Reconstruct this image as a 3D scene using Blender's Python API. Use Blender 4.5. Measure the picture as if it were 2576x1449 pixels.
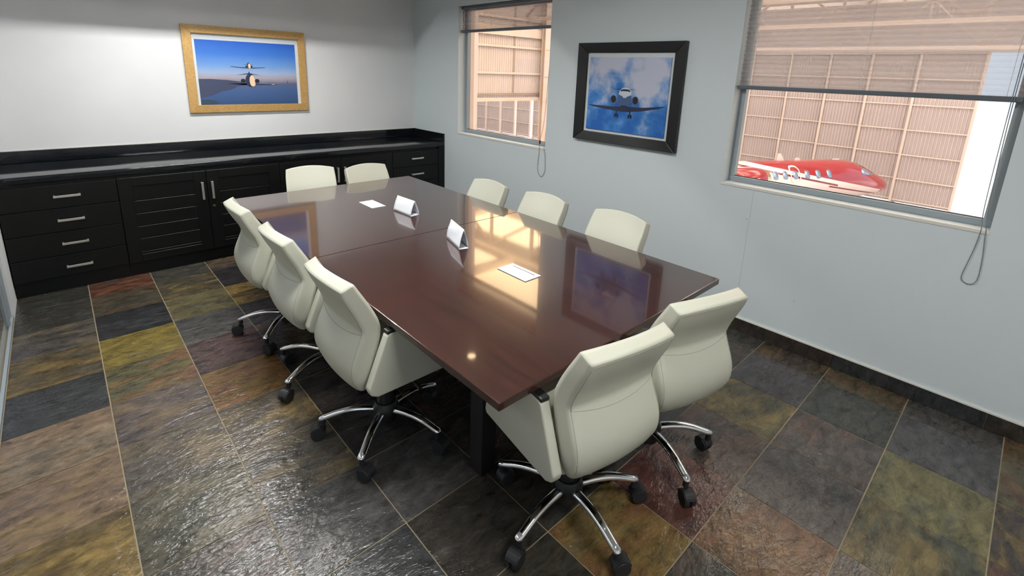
import bpy, bmesh, math, random
from mathutils import Vector, Matrix, noise as mnoise
from mathutils.bvhtree import BVHTree
random.seed(7)
PI = math.pi
S = bpy.context.scene
COL = S.collection
for o in list(bpy.data.objects): bpy.data.objects.remove(o)

# ------------------------------------------------------------------ camera
CAM = Vector((-3.43883, -5.56254, 1.77445))
cd = bpy.data.cameras.new('camera'); cam = bpy.data.objects.new('camera', cd); COL.objects.link(cam)
right = Vector((0.7342015, -0.6780643, 0.0343078)); up = Vector((0.1388721, 0.1994491, 0.9700178)); fwd = Vector((0.6645771, 0.7074241, -0.2406001))
cam.matrix_world = Matrix(((right.x, up.x, -fwd.x, CAM.x), (right.y, up.y, -fwd.y, CAM.y), (right.z, up.z, -fwd.z, CAM.z), (0, 0, 0, 1)))
cd.sensor_fit = 'HORIZONTAL'; cd.sensor_width = 36.0
cd.lens = 1226.602 * 36.0 / 2576.0
cd.shift_x = 0.0; cd.shift_y = (484.522 - 724.5) / 2576.0
cd.clip_start = 0.05; cd.clip_end = 500
S.camera = cam
# ------------------------------------------------------------------ view, world, sun
S.view_settings.view_transform = 'Standard'; S.view_settings.look = 'None'
S.view_settings.gamma = 1.0; S.view_settings.use_curve_mapping = False
S.view_settings.exposure = 0.22
try:
    S.cycles.use_denoising = True; S.cycles.max_bounces = 10; S.cycles.transparent_max_bounces = 16
    S.cycles.sample_clamp_indirect = 6.0; S.cycles.caustics_reflective = False; S.cycles.caustics_refractive = False
except Exception: pass
W = bpy.data.worlds.new('sky'); S.world = W; W.use_nodes = True
wn = W.node_tree.nodes; wl = W.node_tree.links; wn.clear()
wo = wn.new('ShaderNodeOutputWorld'); wb = wn.new('ShaderNodeBackground')
wb.inputs['Color'].default_value = (.70, .84, 1.0, 1); wb.inputs['Strength'].default_value = 1.3
wl.new(wb.outputs[0], wo.inputs['Surface'])
sd = bpy.data.lights.new('sun', 'SUN'); sun = bpy.data.objects.new('sun', sd); COL.objects.link(sun)
sd.energy = 6.0; sd.angle = math.radians(0.6); sd.color = (1, .95, .88); sun.rotation_euler = (0, math.radians(40), math.radians(12)); sun.location = (60, -20, 40)
TROFFER_W = 56.0      # watts of each ceiling trough
SKYLIGHT = 4.2        # emission of the hangar's translucent roof sheets

# ------------------------------------------------------------------ helpers
def lin(c):
    c = c / 255.0
    return c / 12.92 if c <= .04045 else ((c + .055) / 1.055) ** 2.4
def rgb(r, g, b, k=1.0): return (min(1, lin(r) * k), min(1, lin(g) * k), min(1, lin(b) * k), 1)
MATS = {}
def mat(name, col=(.5, .5, .5, 1), rough=.5, metal=0.0, spec=.5, coat=0.0, coat_r=.05):
    m = bpy.data.materials.new(name); m.use_nodes = True
    b = m.node_tree.nodes['Principled BSDF']
    b.inputs['Base Color'].default_value = col if len(col) == 4 else (*col, 1)
    b.inputs['Roughness'].default_value = rough; b.inputs['Metallic'].default_value = metal
    b.inputs['Specular IOR Level'].default_value = spec
    b.inputs['Coat Weight'].default_value = coat; b.inputs['Coat Roughness'].default_value = coat_r
    MATS[name] = m
    return m
class NT:
    def __init__(s, m): s.t = m.node_tree; s.b = s.t.nodes.get('Principled BSDF')
    def n(s, typ, **kw):
        nd = s.t.nodes.new(typ)
        for k, v in kw.items():
            if k.startswith('i_'):
                key = k[2:]; nd.inputs[int(key) if key.isdigit() else key.replace('_', ' ')].default_value = v
            else: setattr(nd, k, v)
        return nd
    def l(s, a, b): s.t.links.new(a, b)
    def math(s, op, a, b=None, c=None, clamp=False):
        nd = s.t.nodes.new('ShaderNodeMath'); nd.operation = op; nd.use_clamp = clamp
        for i, v in enumerate((a, b, c)):
            if v is None: continue
            if isinstance(v, (int, float)): nd.inputs[i].default_value = v
            else: s.l(v, nd.inputs[i])
        return nd.outputs[0]
    def mix(s, f, a, b, mode='MIX'):
        nd = s.t.nodes.new('ShaderNodeMix'); nd.data_type = 'RGBA'; nd.blend_type = mode
        for sock, v in ((nd.inputs[0], f), (nd.inputs[6], a), (nd.inputs[7], b)):
            if isinstance(v, (int, float)): sock.default_value = v
            elif isinstance(v, tuple): sock.default_value = v
            else: s.l(v, sock)
        return nd.outputs[2]
    def ramp(s, f, stops, interp='LINEAR'):
        nd = s.t.nodes.new('ShaderNodeValToRGB'); r = nd.color_ramp; r.interpolation = interp
        while len(r.elements) > 1: r.elements.remove(r.elements[-1])
        r.elements[0].position = stops[0][0]; r.elements[0].color = stops[0][1]
        for p, c in stops[1:]:
            e = r.elements.new(p); e.color = c
        s.l(f, nd.inputs[0]); return nd.outputs[0]
def bumpy(m, scale, strength, dist=.002, detail=4, coord='Object', stretch=(1, 1, 1)):
    t = NT(m); tc = t.n('ShaderNodeTexCoord'); mp = t.n('ShaderNodeMapping'); mp.inputs['Scale'].default_value = stretch
    t.l(tc.outputs[coord], mp.inputs[0])
    nz = t.n('ShaderNodeTexNoise', i_Scale=scale, i_Detail=detail); t.l(mp.outputs[0], nz.inputs['Vector'])
    bp = t.n('ShaderNodeBump', i_Strength=strength, i_Distance=dist); t.l(nz.outputs[0], bp.inputs['Height']); t.l(bp.outputs[0], t.b.inputs['Normal'])
    return t, nz

class MB:
    def __init__(s): s.v = []; s.f = []
    def add(s, vs, fs):
        k = len(s.v); s.v += [tuple(v) for v in vs]; s.f += [tuple(i + k for i in f) for f in fs]; return s
    def box(s, x0, x1, y0, y1, z0, z1):
        return s.add([(x0, y0, z0), (x1, y0, z0), (x1, y1, z0), (x0, y1, z0), (x0, y0, z1), (x1, y0, z1), (x1, y1, z1), (x0, y1, z1)],
                     [(0, 3, 2, 1), (4, 5, 6, 7), (0, 1, 5, 4), (1, 2, 6, 5), (2, 3, 7, 6), (3, 0, 4, 7)])
    def prism(s, pts, fn0, fn1):
        n = len(pts)
        return s.add([fn0(*p) for p in pts] + [fn1(*p) for p in pts], [tuple(range(n))[::-1], tuple(range(n, 2 * n))] + [(i, (i + 1) % n, n + (i + 1) % n, n + i) for i in range(n)])
    def tube(s, path, r, n=8, r2=None, upv=Vector((0, 0, 1)), caps=True, ell=1.0):
        path = [Vector(p) for p in path]; m = len(path); rs = r if isinstance(r, (list, tuple)) else [r] * m
        vs = []; fs = []
        for i, p in enumerate(path):
            t = (path[min(i + 1, m - 1)] - path[max(i - 1, 0)]).normalized()
            u = upv - t * upv.dot(t)
            if u.length < 1e-4: u = Vector((1, 0, 0)) - t * t.x
            u.normalize(); w = t.cross(u)
            for k in range(n):
                a = 2 * PI * k / n
                vs.append(p + w * math.cos(a) * rs[i] + u * math.sin(a) * rs[i] * ell)
        for i in range(m - 1):
            for k in range(n):
                fs.append((i * n + k, i * n + (k + 1) % n, (i + 1) * n + (k + 1) % n, (i + 1) * n + k))
        if caps: fs.append(tuple(range(n))[::-1]); fs.append(tuple(range((m - 1) * n, m * n)))
        return s.add(vs, fs)
    def lathe(s, prof, n=20, c=(0, 0, 0), axis='z'):
        vs = []; fs = []; m = len(prof)
        for r, z in prof:
            for k in range(n):
                a = 2 * PI * k / n; x, y = r * math.cos(a), r * math.sin(a)
                p = (x, y, z) if axis == 'z' else ((z, x, y) if axis == 'x' else (x, z, y))
                vs.append((p[0] + c[0], p[1] + c[1], p[2] + c[2]))
        for i in range(m - 1):
            for k in range(n): fs.append((i * n + k, i * n + (k + 1) % n, (i + 1) * n + (k + 1) % n, (i + 1) * n + k))
        fs.append(tuple(range(n))[::-1]); fs.append(tuple(range((m - 1) * n, m * n)))
        return s.add(vs, fs)
    def mesh(s, name, m=None, smooth=False, bevel=0, seg=2, weld=False, angle=35):
        me = bpy.data.meshes.new(name); me.from_pydata(s.v, [], s.f)
        bm = bmesh.new(); bm.from_mesh(me)
        if weld: bmesh.ops.remove_doubles(bm, verts=bm.verts, dist=1e-5)
        bmesh.ops.recalc_face_normals(bm, faces=bm.faces)
        if bevel:
            es = [e for e in bm.edges if len(e.link_faces) == 2 and e.calc_face_angle(0) > math.radians(25)]
            bmesh.ops.bevel(bm, geom=es, offset=bevel, segments=seg, profile=.6, affect='EDGES', clamp_overlap=True)
        if smooth:
            for f in bm.faces: f.smooth = True
            for e in bm.edges:
                if len(e.link_faces) == 2 and e.calc_face_angle(0) > math.radians(angle): e.smooth = False
        bm.to_mesh(me); bm.free()
        if m: me.materials.append(m)
        return me
    def build(s, name, m, parent=None, **k):
        return link(name, s.mesh(name, m, **k), parent)
def link(name, me, parent=None, loc=None, rz=None):
    o = bpy.data.objects.new(name, me); COL.objects.link(o)
    if parent: o.parent = parent
    if loc is not None: o.location = loc
    if rz is not None: o.rotation_euler = (0, 0, rz)
    return o
def tag(o, label=None, cat=None, group=None, kind=None):
    if label: o['label'] = label
    if cat: o['category'] = cat
    if group: o['group'] = group
    if kind: o['kind'] = kind
    return o
def empty(name, loc=(0, 0, 0), rz=0):
    o = bpy.data.objects.new(name, None); COL.objects.link(o); o.location = loc; o.rotation_euler = (0, 0, rz); o.empty_display_size = .1; return o
def copy_tree(o, parent=None):
    c = o.copy(); COL.objects.link(c)
    if parent: c.parent = parent
    for ch in [x for x in bpy.data.objects if x.parent == o]: copy_tree(ch, c)
    return c
def cells(a0, a1, b0, b1, holes):
    A = sorted({a0, a1, *[h[0] for h in holes], *[h[1] for h in holes]}); B = sorted({b0, b1, *[h[2] for h in holes], *[h[3] for h in holes]})
    out = []
    for i in range(len(A) - 1):
        for j in range(len(B) - 1):
            ca, cb = (A[i] + A[i + 1]) / 2, (B[j] + B[j + 1]) / 2
            if not any(h[0] < ca < h[1] and h[2] < cb < h[3] for h in holes): out.append((A[i], A[i + 1], B[j], B[j + 1]))
    return out
def holed(axis, p0, p1, a0, a1, b0, b1, holes):
    """slab between p0 and p1 on one axis with real rectangular openings (faces only where solid meets air)"""
    cs = cells(a0, a1, b0, b1, holes); m = MB(); S_ = {(round((c[0] + c[1]) / 2, 5), round((c[2] + c[3]) / 2, 5)) for c in cs}
    def P(p, a, b): return (p, a, b) if axis == 'x' else ((a, p, b) if axis == 'y' else (a, b, p))
    A = sorted({c[0] for c in cs} | {c[1] for c in cs}); B = sorted({c[2] for c in cs} | {c[3] for c in cs})
    def solid(i, j): return 0 <= i < len(A) - 1 and 0 <= j < len(B) - 1 and (round((A[i] + A[i + 1]) / 2, 5), round((B[j] + B[j + 1]) / 2, 5)) in S_
    for i in range(len(A) - 1):
        for j in range(len(B) - 1):
            if not solid(i, j): continue
            x0, x1, y0, y1 = A[i], A[i + 1], B[j], B[j + 1]
            for p in (p0, p1): m.add([P(p, x0, y0), P(p, x1, y0), P(p, x1, y1), P(p, x0, y1)], [(0, 1, 2, 3)])
            for (di, dj, q) in ((-1, 0, ((x0, y0), (x0, y1))), (1, 0, ((x1, y0), (x1, y1))), (0, -1, ((x0, y0), (x1, y0))), (0, 1, ((x0, y1), (x1, y1)))):
                if not solid(i + di, j + dj): m.add([P(p0, *q[0]), P(p0, *q[1]), P(p1, *q[1]), P(p1, *q[0])], [(0, 1, 2, 3)])
    return m

# ------------------------------------------------------------------ materials
def wall_mat(name, col):
    m = mat(name, col, .62, spec=.35); t, nz = bumpy(m, 55, .12, .002, 5)
    return m, t
M_WALL, _t = wall_mat('painted_plaster', rgb(212, 218, 222))
n2 = _t.n('ShaderNodeTexNoise', i_Scale=1.7, i_Detail=5)
tc = _t.n('ShaderNodeTexCoord'); _t.l(tc.outputs['Object'], n2.inputs['Vector'])
wc = _t.mix(_t.ramp(n2.outputs[0], [(.35, (0, 0, 0, 1)), (.7, (1, 1, 1, 1))]), rgb(216, 218, 220), rgb(222, 224, 225))
_t.l(wc, _t.b.inputs['Base Color'])
# right wall: the same paint with the hairline joint and faint scuffs below the big window
M_WALLR, _t = wall_mat('painted_plaster_scuffed', rgb(205, 216, 222))
g = _t.n('ShaderNodeNewGeometry'); sx = _t.n('ShaderNodeSeparateXYZ'); _t.l(g.outputs['Position'], sx.inputs[0])
wob = _t.n('ShaderNodeTexNoise', i_Scale=6.0, i_Detail=3); _t.l(g.outputs['Position'], wob.inputs['Vector'])
dy = _t.math('ABSOLUTE', _t.math('ADD', sx.outputs['Y'], _t.math('MULTIPLY_ADD', wob.outputs[0], .012, 4.314)))
crack = _t.math('MULTIPLY', _t.math('LESS_THAN', dy, .0016), _t.math('LESS_THAN', sx.outputs['Z'], 1.045))
sp = _t.n('ShaderNodeTexNoise', i_Scale=21.0, i_Detail=2); _t.l(g.outputs['Position'], sp.inputs['Vector'])
spk = _t.math('MULTIPLY', _t.math('GREATER_THAN', sp.outputs[0], .775), .3)
fac = _t.math('MAXIMUM', _t.math('MULTIPLY', crack, .4), spk)
_t.l(_t.mix(fac, rgb(204, 214, 217), rgb(120, 124, 124)), _t.b.inputs['Base Color'])
M_CEIL = mat('ceiling_white', rgb(225, 226, 224), .8)
M_GROUT = mat('grout', rgb(150, 138, 112), .9); bumpy(M_GROUT, 80, .3)
M_BEAD = mat('sill_bead', rgb(214, 213, 206), .6); bumpy(M_BEAD, 40, .1)

def slate(name):
    m = mat(name, rough=.35, spec=.5); t = NT(m)
    oi = t.n('ShaderNodeObjectInfo'); g = t.n('ShaderNodeNewGeometry')
    off = t.n('ShaderNodeVectorMath', operation='SCALE'); cmb = t.n('ShaderNodeCombineXYZ')
    for k, mul in ((0, 91.0), (1, 57.0), (2, 33.0)): t.l(t.math('MULTIPLY', oi.outputs['Random'], mul), cmb.inputs[k])
    ad = t.n('ShaderNodeVectorMath', operation='ADD'); t.l(g.outputs['Position'], ad.inputs[0]); t.l(cmb.outputs[0], ad.inputs[1])
    mp = t.n('ShaderNodeMapping'); mp.inputs['Scale'].default_value = (1.0, 2.1, 1); mp.inputs['Rotation'].default_value = (0, 0, .25); t.l(ad.outputs[0], mp.inputs[0])
    big = t.n('ShaderNodeTexNoise', i_Scale=3.2, i_Detail=6, i_Roughness=.6, i_Distortion=.8); t.l(mp.outputs[0], big.inputs['Vector'])
    mid = t.n('ShaderNodeTexNoise', i_Scale=11.0, i_Detail=9, i_Roughness=.68, i_Distortion=.5); t.l(mp.outputs[0], mid.inputs['Vector'])
    fine = t.n('ShaderNodeTexNoise', i_Scale=48.0, i_Detail=8, i_Roughness=.72); t.l(mp.outputs[0], fine.inputs['Vector'])
    c0 = oi.outputs['Color']
    v = t.math('ADD', t.math('MULTIPLY', mid.outputs[0], 1.5), t.math('MULTIPLY', fine.outputs[0], .5))
    br = t.n('ShaderNodeMapRange', i_1=.72, i_2=1.30, i_3=.42, i_4=1.65); t.l(v, br.inputs[0])
    vs = t.n('ShaderNodeVectorMath', operation='SCALE'); t.l(c0, vs.inputs[0]); t.l(br.outputs[0], vs.inputs['Scale'])
    rust = t.mix(t.math('GREATER_THAN', oi.outputs['Random'], .45), rgb(108, 68, 50), rgb(130, 108, 56))
    rf = t.n('ShaderNodeMapRange', i_1=.47, i_2=.62, i_3=0.0, i_4=1.0); t.l(big.outputs[0], rf.inputs[0])
    rr = t.math('MULTIPLY', rf.outputs[0], oi.outputs['Alpha'], clamp=True)
    rv = t.n('ShaderNodeVectorMath', operation='SCALE'); t.l(rust, rv.inputs[0]); t.l(br.outputs[0], rv.inputs['Scale'])
    gr = t.n('ShaderNodeMapRange', i_1=.47, i_2=.32, i_3=0.0, i_4=.5); t.l(big.outputs[0], gr.inputs[0])
    gsv = t.n('ShaderNodeVectorMath', operation='SCALE'); gsv.inputs[0].default_value = rgb(62, 66, 66)[:3]; t.l(br.outputs[0], gsv.inputs['Scale'])
    col = t.mix(rr, vs.outputs[0], rv.outputs[0]); col = t.mix(gr.outputs[0], col, gsv.outputs[0])
    t.l(col, t.b.inputs['Base Color'])
    ro = t.n('ShaderNodeMapRange', i_1=.3, i_2=.7, i_3=.14, i_4=.34); t.l(big.outputs[0], ro.inputs[0]); t.l(ro.outputs[0], t.b.inputs['Roughness'])
    rip = t.n('ShaderNodeTexNoise', i_Scale=34.0, i_Detail=2, i_Roughness=.5, i_Distortion=.6); t.l(mp.outputs[0], rip.inputs['Vector'])
    lay = t.n('ShaderNodeTexNoise', i_Scale=7.0, i_Detail=4, i_Roughness=.48, i_Distortion=.9); t.l(mp.outputs[0], lay.inputs['Vector'])
    led = t.n('ShaderNodeTexNoise', i_Scale=3.0, i_Detail=5, i_Roughness=.6, i_Distortion=1.5); t.l(mp.outputs[0], led.inputs['Vector'])
    q9 = t.math('MULTIPLY', led.outputs[0], 9.0); fr9 = t.math('FRACT', q9)
    stp = t.math('DIVIDE', t.math('ADD', t.math('FLOOR', q9), t.math('SMOOTH_MIN', t.math('MULTIPLY', fr9, 4.0), 1.0, .3)), 9.0)
    hgt = t.math('ADD', t.math('MULTIPLY', stp, .4), t.math('ADD', t.math('MULTIPLY', lay.outputs[0], .6), t.math('MULTIPLY', rip.outputs[0], .3)))
    bp = t.n('ShaderNodeBump', i_Strength=.75, i_Distance=.013); t.l(hgt, bp.inputs['Height']); t.l(bp.outputs[0], t.b.inputs['Normal'])
    return m
M_SLATE = slate('slate')

M_CAB = mat('ebony_stain', rgb(7, 9, 9), .42, spec=.3)
t, nz = bumpy(M_CAB, 60, .12, .001, 6, stretch=(.12, 1, 1))
M_CABV = mat('ebony_stain_upright', rgb(7, 9, 9), .42, spec=.3); bumpy(M_CABV, 60, .12, .001, 6, stretch=(1, 1, .12))
M_STONE = mat('black_granite', rgb(20, 23, 27), .08, spec=.5); t = NT(M_STONE)
tc = t.n('ShaderNodeTexCoord'); nz = t.n('ShaderNodeTexNoise', i_Scale=240.0, i_Detail=3); t.l(tc.outputs['Object'], nz.inputs['Vector'])
t.l(t.ramp(nz.outputs[0], [(.45, rgb(14, 17, 21)), (.75, rgb(24, 28, 33))]), t.b.inputs['Base Color'])
M_NICKEL = mat('brushed_nickel', rgb(205, 203, 196), .34, metal=.85)
M_BRASS = mat('brass_lock', rgb(190, 170, 110), .3, metal=1)

def wood(name, c1, c2, rough, coat, stretch, scale=9.0):
    m = mat(name, c1, rough, spec=.5, coat=coat, coat_r=.05); t = NT(m); tc = t.n('ShaderNodeTexCoord')
    mp = t.n('ShaderNodeMapping'); mp.inputs['Scale'].default_value = stretch; t.l(tc.outputs['Object'], mp.inputs[0])
    a = t.n('ShaderNodeTexNoise', i_Scale=scale, i_Detail=8, i_Roughness=.62, i_Distortion=.4); t.l(mp.outputs[0], a.inputs['Vector'])
    b = t.n('ShaderNodeTexNoise', i_Scale=2.2, i_Detail=3); t.l(tc.outputs['Object'], b.inputs['Vector'])
    f = t.math('ADD', t.math('MULTIPLY', a.outputs[0], .7), t.math('MULTIPLY', b.outputs[0], .3))
    t.l(t.ramp(f, [(.36, c1), (.64, c2)]), t.b.inputs['Base Color'])
    return m
M_TABLE = wood('mahogany_gloss', rgb(46, 25, 21), rgb(68, 37, 30), .2, 1.0, (5, .35, 1))
M_TEDGE = wood('mahogany_edge', rgb(42, 20, 18), rgb(58, 28, 24), .25, .6, (5, .35, 1))
M_TLEG = mat('table_base_dark', rgb(30, 26, 27), .4)
M_CREAM = mat('cream_leather', rgb(194, 195, 180), .45, spec=.4); bumpy(M_CREAM, 420, .12, .0006, 3)
M_CREAM2 = mat('cream_stretch_fabric', rgb(196, 195, 180), .7); bumpy(M_CREAM2, 55, .6, .004, 2, stretch=(1, 1, 2.5))
M_SEAM = mat('seam_thread', rgb(160, 160, 142), .7)
M_BLACKP = mat('black_plastic', rgb(24, 25, 27), .42)
M_RUBBER = mat('caster_black', rgb(32, 33, 36), .5)
M_CHROME = mat('chrome', (.82, .83, .86, 1), .07, metal=1.0)
M_WHITEP = mat('white_plastic', rgb(222, 226, 232), .4)
M_PAPER = mat('white_card', rgb(232, 236, 242), .75)
M_SLOT = mat('dark_slot', rgb(50, 52, 54), .6)
M_GOLD = mat('gold_leaf_frame', rgb(190, 150, 82), .42, metal=.1); t, nz = bumpy(M_GOLD, 60, .12, .002, 6)
t.l(t.ramp(nz.outputs[0], [(.3, rgb(178, 140, 82)), (.7, rgb(198, 160, 100))]), t.b.inputs['Base Color'])
M_FRAMEB = mat('black_wood_frame', rgb(9, 10, 11), .36); bumpy(M_FRAMEB, 70, .5, .003, 6, stretch=(1, .12, .12))
M_MATB = mat('picture_mat', rgb(206, 212, 214), .8)
M_ALU = mat('window_aluminium', rgb(150, 160, 166), .45, metal=.2)
M_RAIL = mat('blind_rail', rgb(92, 99, 105), .4, metal=.3)
M_CORD = mat('cord_grey', rgb(120, 128, 134), .7)
M_CORDL = mat('cord_white', rgb(226, 222, 216), .7)
def glass(name, refl=.07, tint=(1, .985, .975, 1)):
    m = bpy.data.materials.new(name); m.use_nodes = True; t = m.node_tree; t.nodes.clear()
    o = t.nodes.new('ShaderNodeOutputMaterial'); tr = t.nodes.new('ShaderNodeBsdfTransparent'); gl = t.nodes.new('ShaderNodeBsdfGlossy'); mx = t.nodes.new('ShaderNodeMixShader'); fr = t.nodes.new('ShaderNodeLayerWeight'); pw = t.nodes.new('ShaderNodeMath'); ml = t.nodes.new('ShaderNodeMath')
    tr.inputs[0].default_value = tint; gl.inputs['Roughness'].default_value = .01; fr.inputs[0].default_value = .5; pw.operation = 'POWER'; pw.inputs[1].default_value = 5; ml.operation = 'MULTIPLY_ADD'; ml.inputs[1].default_value = .9; ml.inputs[2].default_value = .035
    t.links.new(fr.outputs['Facing'], pw.inputs[0]); t.links.new(pw.outputs[0], ml.inputs[0]); t.links.new(ml.outputs[0], mx.inputs[0]); t.links.new(tr.outputs[0], mx.inputs[1]); t.links.new(gl.outputs[0], mx.inputs[2]); t.links.new(mx.outputs[0], o.inputs[0])
    return m
M_GLASS = glass('clear_glass')
def sheer(name, col, clear):
    m = bpy.data.materials.new(name); m.use_nodes = True; t = m.node_tree; t.nodes.clear()
    o = t.nodes.new('ShaderNodeOutputMaterial'); tr = t.nodes.new('ShaderNodeBsdfTransparent'); df = t.nodes.new('ShaderNodeBsdfDiffuse'); tl = t.nodes.new('ShaderNodeBsdfTranslucent')
    a = t.nodes.new('ShaderNodeMixShader'); b = t.nodes.new('ShaderNodeMixShader')
    df.inputs[0].default_value = col; tl.inputs[0].default_value = col; a.inputs[0].default_value = .35; b.inputs[0].default_value = clear
    t.links.new(df.outputs[0], a.inputs[1]); t.links.new(tl.outputs[0], a.inputs[2]); t.links.new(a.outputs[0], b.inputs[1]); t.links.new(tr.outputs[0], b.inputs[2]); t.links.new(b.outputs[0], o.inputs[0])
    return m
M_SHEER = sheer('pleated_sheer_fabric', rgb(182, 180, 182), .42)
M_SHEER2 = sheer('gathered_sheer_fabric', rgb(140, 138, 142), .34)
def emit(name, col, st):
    m = bpy.data.materials.new(name); m.use_nodes = True; b = m.node_tree.nodes['Principled BSDF']
    b.inputs['Base Color'].default_value = (*col, 1); b.inputs['Emission Color'].default_value = (*col, 1); b.inputs['Emission Strength'].default_value = st; return m

# ------------------------------------------------------------------ room shell
CZ = 2.75; XL = -3.845; YB = -7.4
W1 = (-2.347, -.935, 1.061, 2.455); W2 = (-5.494, -4.093, 1.061, 2.455)
fl = MB().box(XL - .16, 0, YB, 0, -.12, -.0035).build('floor', M_GROUT); tag(fl, kind='structure', label='dark multicoloured slate tile floor with pale grout')
wr = holed('x', 0, .16, YB - .15, .15, -.12, CZ + .3, [(W1[0], W1[1], W1[2], W1[3]), (W2[0], W2[1], W2[2], W2[3])]).build('wall_right', M_WALLR, weld=True); tag(wr, kind='structure', label='pale blue grey painted wall with two windows')
bk = MB().box(XL - .2, 0, 0, .15, -.12, CZ + .3).build('wall_back', M_WALL); tag(bk, kind='structure', label='white painted wall behind the black cabinets')
nr = MB().box(XL - .2, 0, YB - .15, YB, -.12, CZ + .3).build('wall_near', M_WALL); tag(nr, kind='structure')
lw = MB().box(XL - .15, XL, -.99, 0, -.12, CZ).box(XL - .15, XL, YB, -.99, 2.3, CZ).box(XL - .15, XL, YB, -6.2, -.0035, 2.3).build('wall_left', M_WALL); tag(lw, kind='structure', label='white wall end beside the drawers')
TR = [(-2.42, -1.25), (-2.42, -3.7), (-2.42, -6.1)]
hl = .575; hw = .24
ce = holed('z', CZ, CZ + .03, XL - .15, 0, YB, 0, [(x - hl, x + hl, y - hw, y + hw) for x, y in TR]).build('ceiling', M_CEIL, weld=True); tag(ce, kind='structure')
tp = MB().box(XL - .2, .16, YB - .15, .15, CZ + .3, CZ + .34).build('ceiling_slab', M_CEIL); tag(tp, kind='structure')

# glazed partition on the left
gp = empty('glass_partition', (XL - .02, -3.6, 0)); tag(gp, 'aluminium framed glass partition on the left edge of the floor', 'partition')
def gpart(name, m, mt, **k):
    o = m.build(name, mt, gp, **k); o.matrix_parent_inverse = Matrix.Translation((-(XL - .02), 3.6, 0)); return o
gpart('floor_track', MB().box(XL - .018, XL - .002, -6.2, -.99, -.003, .018), M_ALU)
gpart('head_track', MB().box(XL - .045, XL, -6.2, -.99, 2.26, 2.3), M_ALU)
for y in (-1.01, -1.16, -2.6, -4.2, -6.18): gpart('stile', MB().box(XL - .04, XL - .012, y - .02, y + .02, .018, 2.26), M_ALU)
for a, b in ((-2.58, -1.18), (-4.18, -2.62), (-6.16, -4.22)): gpart('pane', MB().box(XL - .03, XL - .024, a, b, .018, 2.26), M_GLASS)
cw = MB().box(XL - 2.2, XL - 2.1, YB, 0, -.12, CZ).build('wall_corridor', M_WALL); tag(cw, kind='structure')
cf = MB().box(XL - 2.2, XL - .16, YB, 0, -.12, -.004).build('floor_corridor', M_GROUT); tag(cf, kind='structure')
cc = MB().box(XL - 2.2, XL - .15, YB, .15, CZ, CZ + .05).build('ceiling_corridor', M_CEIL); tag(cc, kind='structure')
cl = bpy.data.lights.new('corridor_lamp', 'AREA'); cl.shape = 'RECTANGLE'; cl.size = .6; cl.size_y = 3.0; cl.energy = 14; cl.color = (.9, .96, 1)
clo = bpy.data.objects.new('corridor_lamp', cl); COL.objects.link(clo); clo.location = (XL - 1.1, -3.2, CZ - .03)

# ceiling troughs
M_TROF = mat('trough_white', rgb(232, 232, 230), .5)
labs = ['white recessed ceiling trough light nearest the cabinets', 'white recessed ceiling trough light above the table', 'white recessed ceiling trough light behind the camera']
for (x, y), lb in zip(TR, labs):
    r = empty('ceiling_light', (x, y, CZ)); tag(r, lb, 'light', 'recessed ceiling troughs')
    MB().box(-hl, hl, -hw, -hw + .012, 0, .2).box(-hl, hl, hw - .012, hw, .0, .2).box(-hl, -hl + .012, -hw, hw, 0, .2).box(hl - .012, hl, -hw, hw, 0, .2).box(-hl, hl, -hw, hw, .2, .21).build('housing', M_TROF, r)
    L = bpy.data.lights.new('tube_lamp', 'AREA'); L.shape = 'RECTANGLE'; L.size = 1.12; L.size_y = .032; L.energy = TROFFER_W * (.7 if y < -5 else .85 if y < -2 else 1.0); L.color = (1.0, .985, .955)
    lo = bpy.data.objects.new('tube_lamp', L); COL.objects.link(lo); lo.parent = r; lo.location = (0, 0, .168 if y > -2 else .035)
dl = empty('downlight', (-.47, -1.85, CZ)); tag(dl, 'small warm recessed downlight in the ceiling by the window wall', 'light')
MB().lathe([(.06, -.004), (.06, .0), (.045, .0), (.045, -.004)], 20).build('trim_ring', M_TROF, dl)
MB().lathe([(.044, -.0065), (.044, -.0045)], 20).build('lens', emit('warm_lens', (1, .72, .42), 14.0), dl)

# ------------------------------------------------------------------ slate floor tiles
PX, PY = .4037, .4027
XLN = [XL] + [-3.439 + PX * i for i in range(9)] + [0.0]
YLN = [0.0] + [-1.331 - PY * (k - 2) for k in range(0, 17)]
D = {}
def tc_(r, g, b, a=0.0): return (r, g, b, a)
GREYS = [tc_(78, 74, 72, .2), tc_(70, 66, 64, .2), tc_(82, 76, 72, .4), tc_(64, 66, 66), tc_(84, 76, 74, .3), tc_(76, 68, 62, .5)]
def T(c, k, *q): D[(c, k)] = q if len(q) == 4 else (*q, 0.0)
T(0, 0, 62, 64, 60); T(0, 1, 66, 66, 62); T(0, 2, 84, 82, 80, .25); T(0, 3, 100, 86, 58, .6); T(0, 4, 58, 62, 66); T(0, 5, 140, 122, 98, .4); T(0, 6, 130, 108, 90, .4); T(0, 7, 118, 98, 56, .8); T(0, 8, 110, 90, 60, .5)
T(1, 0, 100, 66, 52, .6); T(1, 1, 80, 76, 62, .2); T(1, 2, 52, 55, 60); T(1, 3, 138, 122, 52, .15); T(1, 4, 104, 98, 60, .9); T(1, 5, 100, 90, 88, .35); T(1, 6, 98, 92, 84, .35); T(1, 7, 88, 88, 76, .2); T(1, 8, 82, 80, 76, .2)
T(2, 0, 76, 78, 72); T(2, 1, 84, 80, 66, .4); T(2, 2, 112, 106, 74); T(2, 3, 84, 84, 84); T(2, 4, 90, 68, 68); T(2, 5, 132, 102, 52, .9); T(2, 6, 94, 86, 76, .5); T(2, 7, 92, 88, 82, .35); T(2, 8, 82, 82, 84); T(2, 9, 70, 74, 78)
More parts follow.
